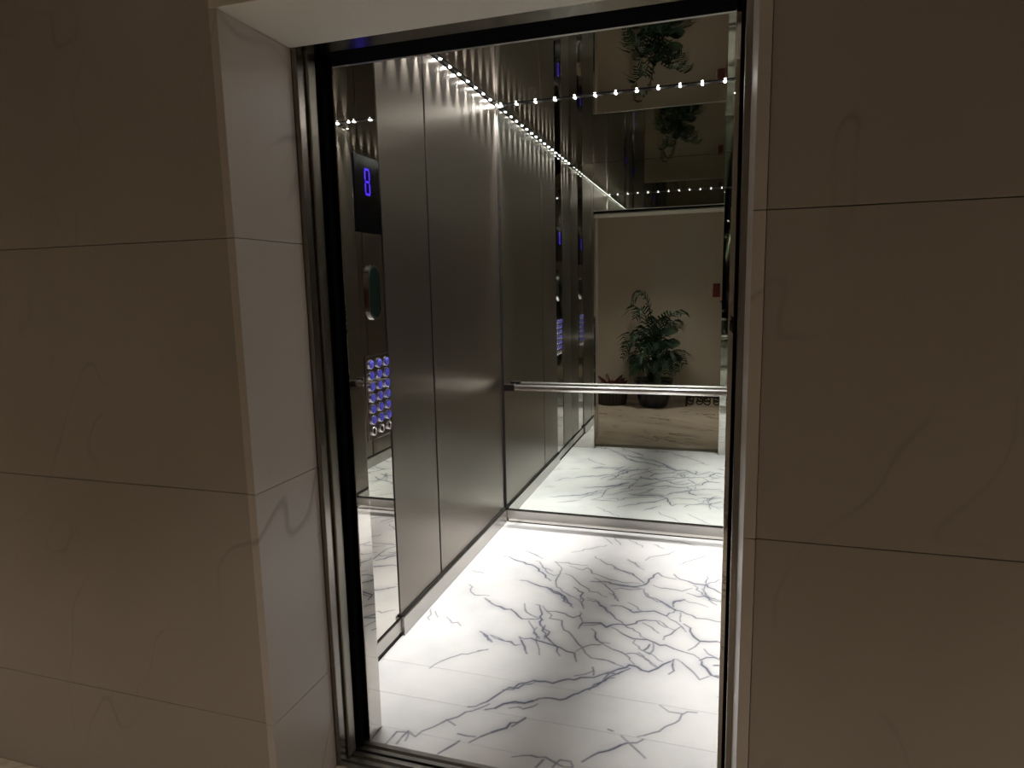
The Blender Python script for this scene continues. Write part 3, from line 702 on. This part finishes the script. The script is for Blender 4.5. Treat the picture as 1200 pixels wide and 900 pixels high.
# ---------------------------------------------------------------- wrought iron scroll stand
sc = tag(empty('iron_scroll_stand', (1.06, -4.28, 0)), 'low dark wrought iron scroll stand on the lobby floor right of the palm', 'stand')
def spiral(cx, cz, r0, turns, a0, sgn, y):
    n = 26
    return [(cx+r0*(1-0.75*i/n)*math.cos(a0+sgn*turns*2*math.pi*i/n), y, cz+r0*(1-0.75*i/n)*math.sin(a0+sgn*turns*2*math.pi*i/n)) for i in range(n+1)]
for j, y in enumerate((-4.38, -4.18)):
    for cx, sg in ((0.925, 1), (1.02, -1), (1.115, 1), (1.21, -1)):
        MB().tube(spiral(cx, 0.056, 0.047, 1.3, math.pi/2*(1 if sg > 0 else 1), sg, y), 0.007, 6).build('scroll', M['iron'], sc, True)
    MB().tube([(0.87, y, 0.112), (1.265, y, 0.112)], 0.008, 8).build('top_bar', M['iron'], sc, True)
for x in (0.875, 1.26):
    MB().tube([(x, -4.38, 0.112), (x, -4.18, 0.112)], 0.008, 8).build('cross_bar', M['iron'], sc, True)
    for y in (-4.38, -4.18): MB().tube([(x, y, 0.112), (x, y, 0.0)], 0.008, 8).build('leg', M['iron'], sc, True)

# ---------------------------------------------------------------- the photographer (only the hand shows in the mirror)
def skin(name, joints, edges, parent, mats, pick, sub=2):
    me = bpy.data.meshes.new(name); org = wloc(parent)
    keys = list(joints); me.from_pydata([tuple(Vector(joints[k][0])-org) for k in keys], [(keys.index(a), keys.index(b)) for a, b in edges], [])
    o = bpy.data.objects.new(name, me); C.objects.link(o); o.parent = parent
    sk = o.modifiers.new('skin', 'SKIN'); sk.use_smooth_shade = True
    for i, k in enumerate(keys):
        r = joints[k][1]; me.skin_vertices[0].data[i].radius = r if isinstance(r, tuple) else (r, r)
    me.skin_vertices[0].data[0].use_root = True
    ss = o.modifiers.new('sub', 'SUBSURF'); ss.levels = sub; ss.render_levels = sub
    dg = bpy.context.evaluated_depsgraph_get(); dg.update()
    nm = bpy.data.meshes.new_from_object(o.evaluated_get(dg)); o.modifiers.clear(); o.data = nm; nm.name = name
    nm.materials.clear()
    for m in mats: nm.materials.append(m)
    idx = [pick(p.center+org) for p in nm.polygons]; nm.polygons.foreach_set('material_index', idx)
    nm.polygons.foreach_set('use_smooth', [True]*len(nm.polygons)); nm.update()
    return o
BX, BY = 1.62, -4.08
pe = tag(empty('person', (BX, BY, 0)), 'person in dark clothes whose raised hand shows at the edge of the reflected doorway', 'person')
HX, HY, HZ = 1.215, -3.725, 1.315          # palm of the raised left hand
J = {'pelvis': ((BX, BY, 0.93), (0.15, 0.105)), 'waist': ((BX, BY, 1.08), (0.13, 0.095)), 'chest': ((BX, BY, 1.27), (0.155, 0.11)), 'collar': ((BX, BY-0.01, 1.40), (0.10, 0.075)),
     'neck': ((BX, BY, 1.49), 0.052), 'headb': ((BX, BY+0.02, 1.575), (0.070, 0.082)), 'head': ((BX, BY+0.015, 1.66), (0.076, 0.094)), 'top': ((BX, BY+0.0, 1.725), (0.055, 0.07)),
     'lsh': ((BX-0.18, BY, 1.385), 0.062), 'lel': ((BX-0.265, BY+0.08, 1.13), 0.045), 'lwr': ((HX+0.028, HY-0.03, HZ-0.075), 0.028), 'lpalm': ((HX+0.012, HY, HZ), (0.036, 0.017)),
     'rsh': ((BX+0.18, BY, 1.385), 0.062), 'rel': ((BX+0.23, BY-0.02, 1.11), 0.045), 'rwr': ((BX+0.22, BY+0.08, 0.87), 0.028), 'rpalm': ((BX+0.21, BY+0.10, 0.79), (0.018, 0.036)),
     'lhip': ((BX-0.09, BY, 0.86), 0.088), 'lkn': ((BX-0.10, BY+0.02, 0.49), 0.058), 'lan': ((BX-0.10, BY-0.02, 0.09), 0.038), 'lft': ((BX-0.11, BY+0.12, 0.045), (0.04, 0.03)),
     'rhip': ((BX+0.09, BY, 0.86), 0.088), 'rkn': ((BX+0.10, BY+0.02, 0.49), 0.058), 'ran': ((BX+0.10, BY-0.02, 0.09), 0.038), 'rft': ((BX+0.11, BY+0.12, 0.045), (0.04, 0.03))}
E_ = [('pelvis', 'waist'), ('waist', 'chest'), ('chest', 'collar'), ('collar', 'neck'), ('neck', 'headb'), ('headb', 'head'), ('head', 'top'),
      ('collar', 'lsh'), ('lsh', 'lel'), ('lel', 'lwr'), ('lwr', 'lpalm'), ('collar', 'rsh'), ('rsh', 'rel'), ('rel', 'rwr'), ('rwr', 'rpalm'),
      ('pelvis', 'lhip'), ('lhip', 'lkn'), ('lkn', 'lan'), ('lan', 'lft'), ('pelvis', 'rhip'), ('rhip', 'rkn'), ('rkn', 'ran'), ('ran', 'rft')]
# left fingers curl round the far edge of the phone (towards -x), thumb on the near edge
PHX0, PHX1 = 1.150, 1.222
for i, (dz, ln) in enumerate(((0.030, 0.9), (0.008, 1.0), (-0.014, 0.95), (-0.034, 0.75))):
    a, b, c = 'lf%da' % i, 'lf%db' % i, 'lf%dc' % i
    J[a] = ((HX-0.022, HY-0.006, HZ+dz), 0.0095); J[b] = ((PHX0-0.013, HY+0.012, HZ+dz+0.004), 0.0085); J[c] = ((PHX0-0.008+0.006*(1-ln), HY+0.060, HZ+dz+0.006), 0.0075)
    E_ += [('lpalm', a), (a, b), (b, c)]
    a, b, c = 'rf%da' % i, 'rf%db' % i, 'rf%dc' % i
    yy = BY+0.10+(1.5-i)*0.020
    J[a] = ((BX+0.208, yy, 0.735), 0.0095); J[b] = ((BX+0.200, yy+0.004, 0.705-0.012*ln), 0.0085); J[c] = ((BX+0.188, yy+0.004, 0.690-0.03*ln), 0.0075)
    E_ += [('rpalm', a), (a, b), (b, c)]
J['lth1'] = ((PHX1+0.014, HY+0.012, HZ+0.012), 0.0105); J['lth2'] = ((PHX1+0.011, HY+0.034, HZ+0.038), 0.009)
J['rth1'] = ((BX+0.200, BY+0.150, 0.775), 0.0105); J['rth2'] = ((BX+0.195, BY+0.160, 0.742), 0.009)
E_ += [('lpalm', 'lth1'), ('lth1', 'lth2'), ('rpalm', 'rth1'), ('rth1', 'rth2')]
def pick(c):
    if c.z > 1.50 and abs(c.x-BX) < 0.12: return 0
    if c.x < HX+0.055 and c.y > HY-0.06 and c.z > HZ-0.085: return 0
    if abs(c.x-BX-0.21) < 0.08 and c.z < 0.86 and c.z > 0.60 and c.x > BX+0.16 and c.y > BY+0.055: return 0
    if c.z < 0.095: return 3
    if c.z < 0.96: return 2
    return 1
body = skin('body', J, E_, pe, [M['skin'], M['cloth'], M['denim'], M['shoe']], pick)
hd = Vector((BX, BY+0.015, 1.655))
def ball(c, rx, ry, rz, zmin=-1.0, seg=18):
    prof = [(math.cos(w), math.sin(w)) for w in [-math.pi/2+math.pi*i/10 for i in range(11)] if math.sin(w) >= zmin-1e-6]
    m = MB().lathe(prof, (0, 0, 0), seg); m.v = [(c[0]+x*rx, c[1]+y*ry, c[2]+z*rz) for x, y, z in m.v]; return m
ball(hd+Vector((0, -0.022, 0.030)), 0.090, 0.100, 0.085, -0.25).build('hair', M['hair'], pe, True)
for s in (-1, 1):
    ball(hd+Vector((s*0.030, 0.082, -0.005)), 0.011, 0.008, 0.008).build('eye', M['eye'], pe, True)
    ball(hd+Vector((s*0.080, -0.005, -0.01)), 0.010, 0.020, 0.030).build('ear', M['skin'], pe, True)
MB().tube([hd+Vector((0, 0.084, 0.004)), hd+Vector((0, 0.101, -0.028)), hd+Vector((0, 0.090, -0.036))], [0.007, 0.012, 0.008], 8).build('nose', M['skin'], pe, True)
MB().tube([hd+Vector((-0.022, 0.082, -0.062)), hd+Vector((0, 0.092, -0.063)), hd+Vector((0.022, 0.082, -0.062))], [0.003, 0.006, 0.003], 8).build('mouth', M['redleaf'], pe, True)
ph = tag(empty('mobile_phone', (1.186, -3.70, 1.27)), 'red cased mobile phone held up in the hand, reflected in the mirror', 'phone')
MB().box(PHX0, PHX1, -3.692, -3.683, 1.272, 1.418, 0.004).build('case', M['phone'], ph)
MB().box(PHX0+0.004, PHX1-0.004, -3.6935, -3.692, 1.280, 1.410).build('screen', M['phone_black'], ph)
MB().lathe([(0.008, 0), (0.008, 0.002), (0.0, 0.002)], (1.2085, -3.683, 1.400), 12, 'y').build('camera_lens', M['phone_black'], ph)
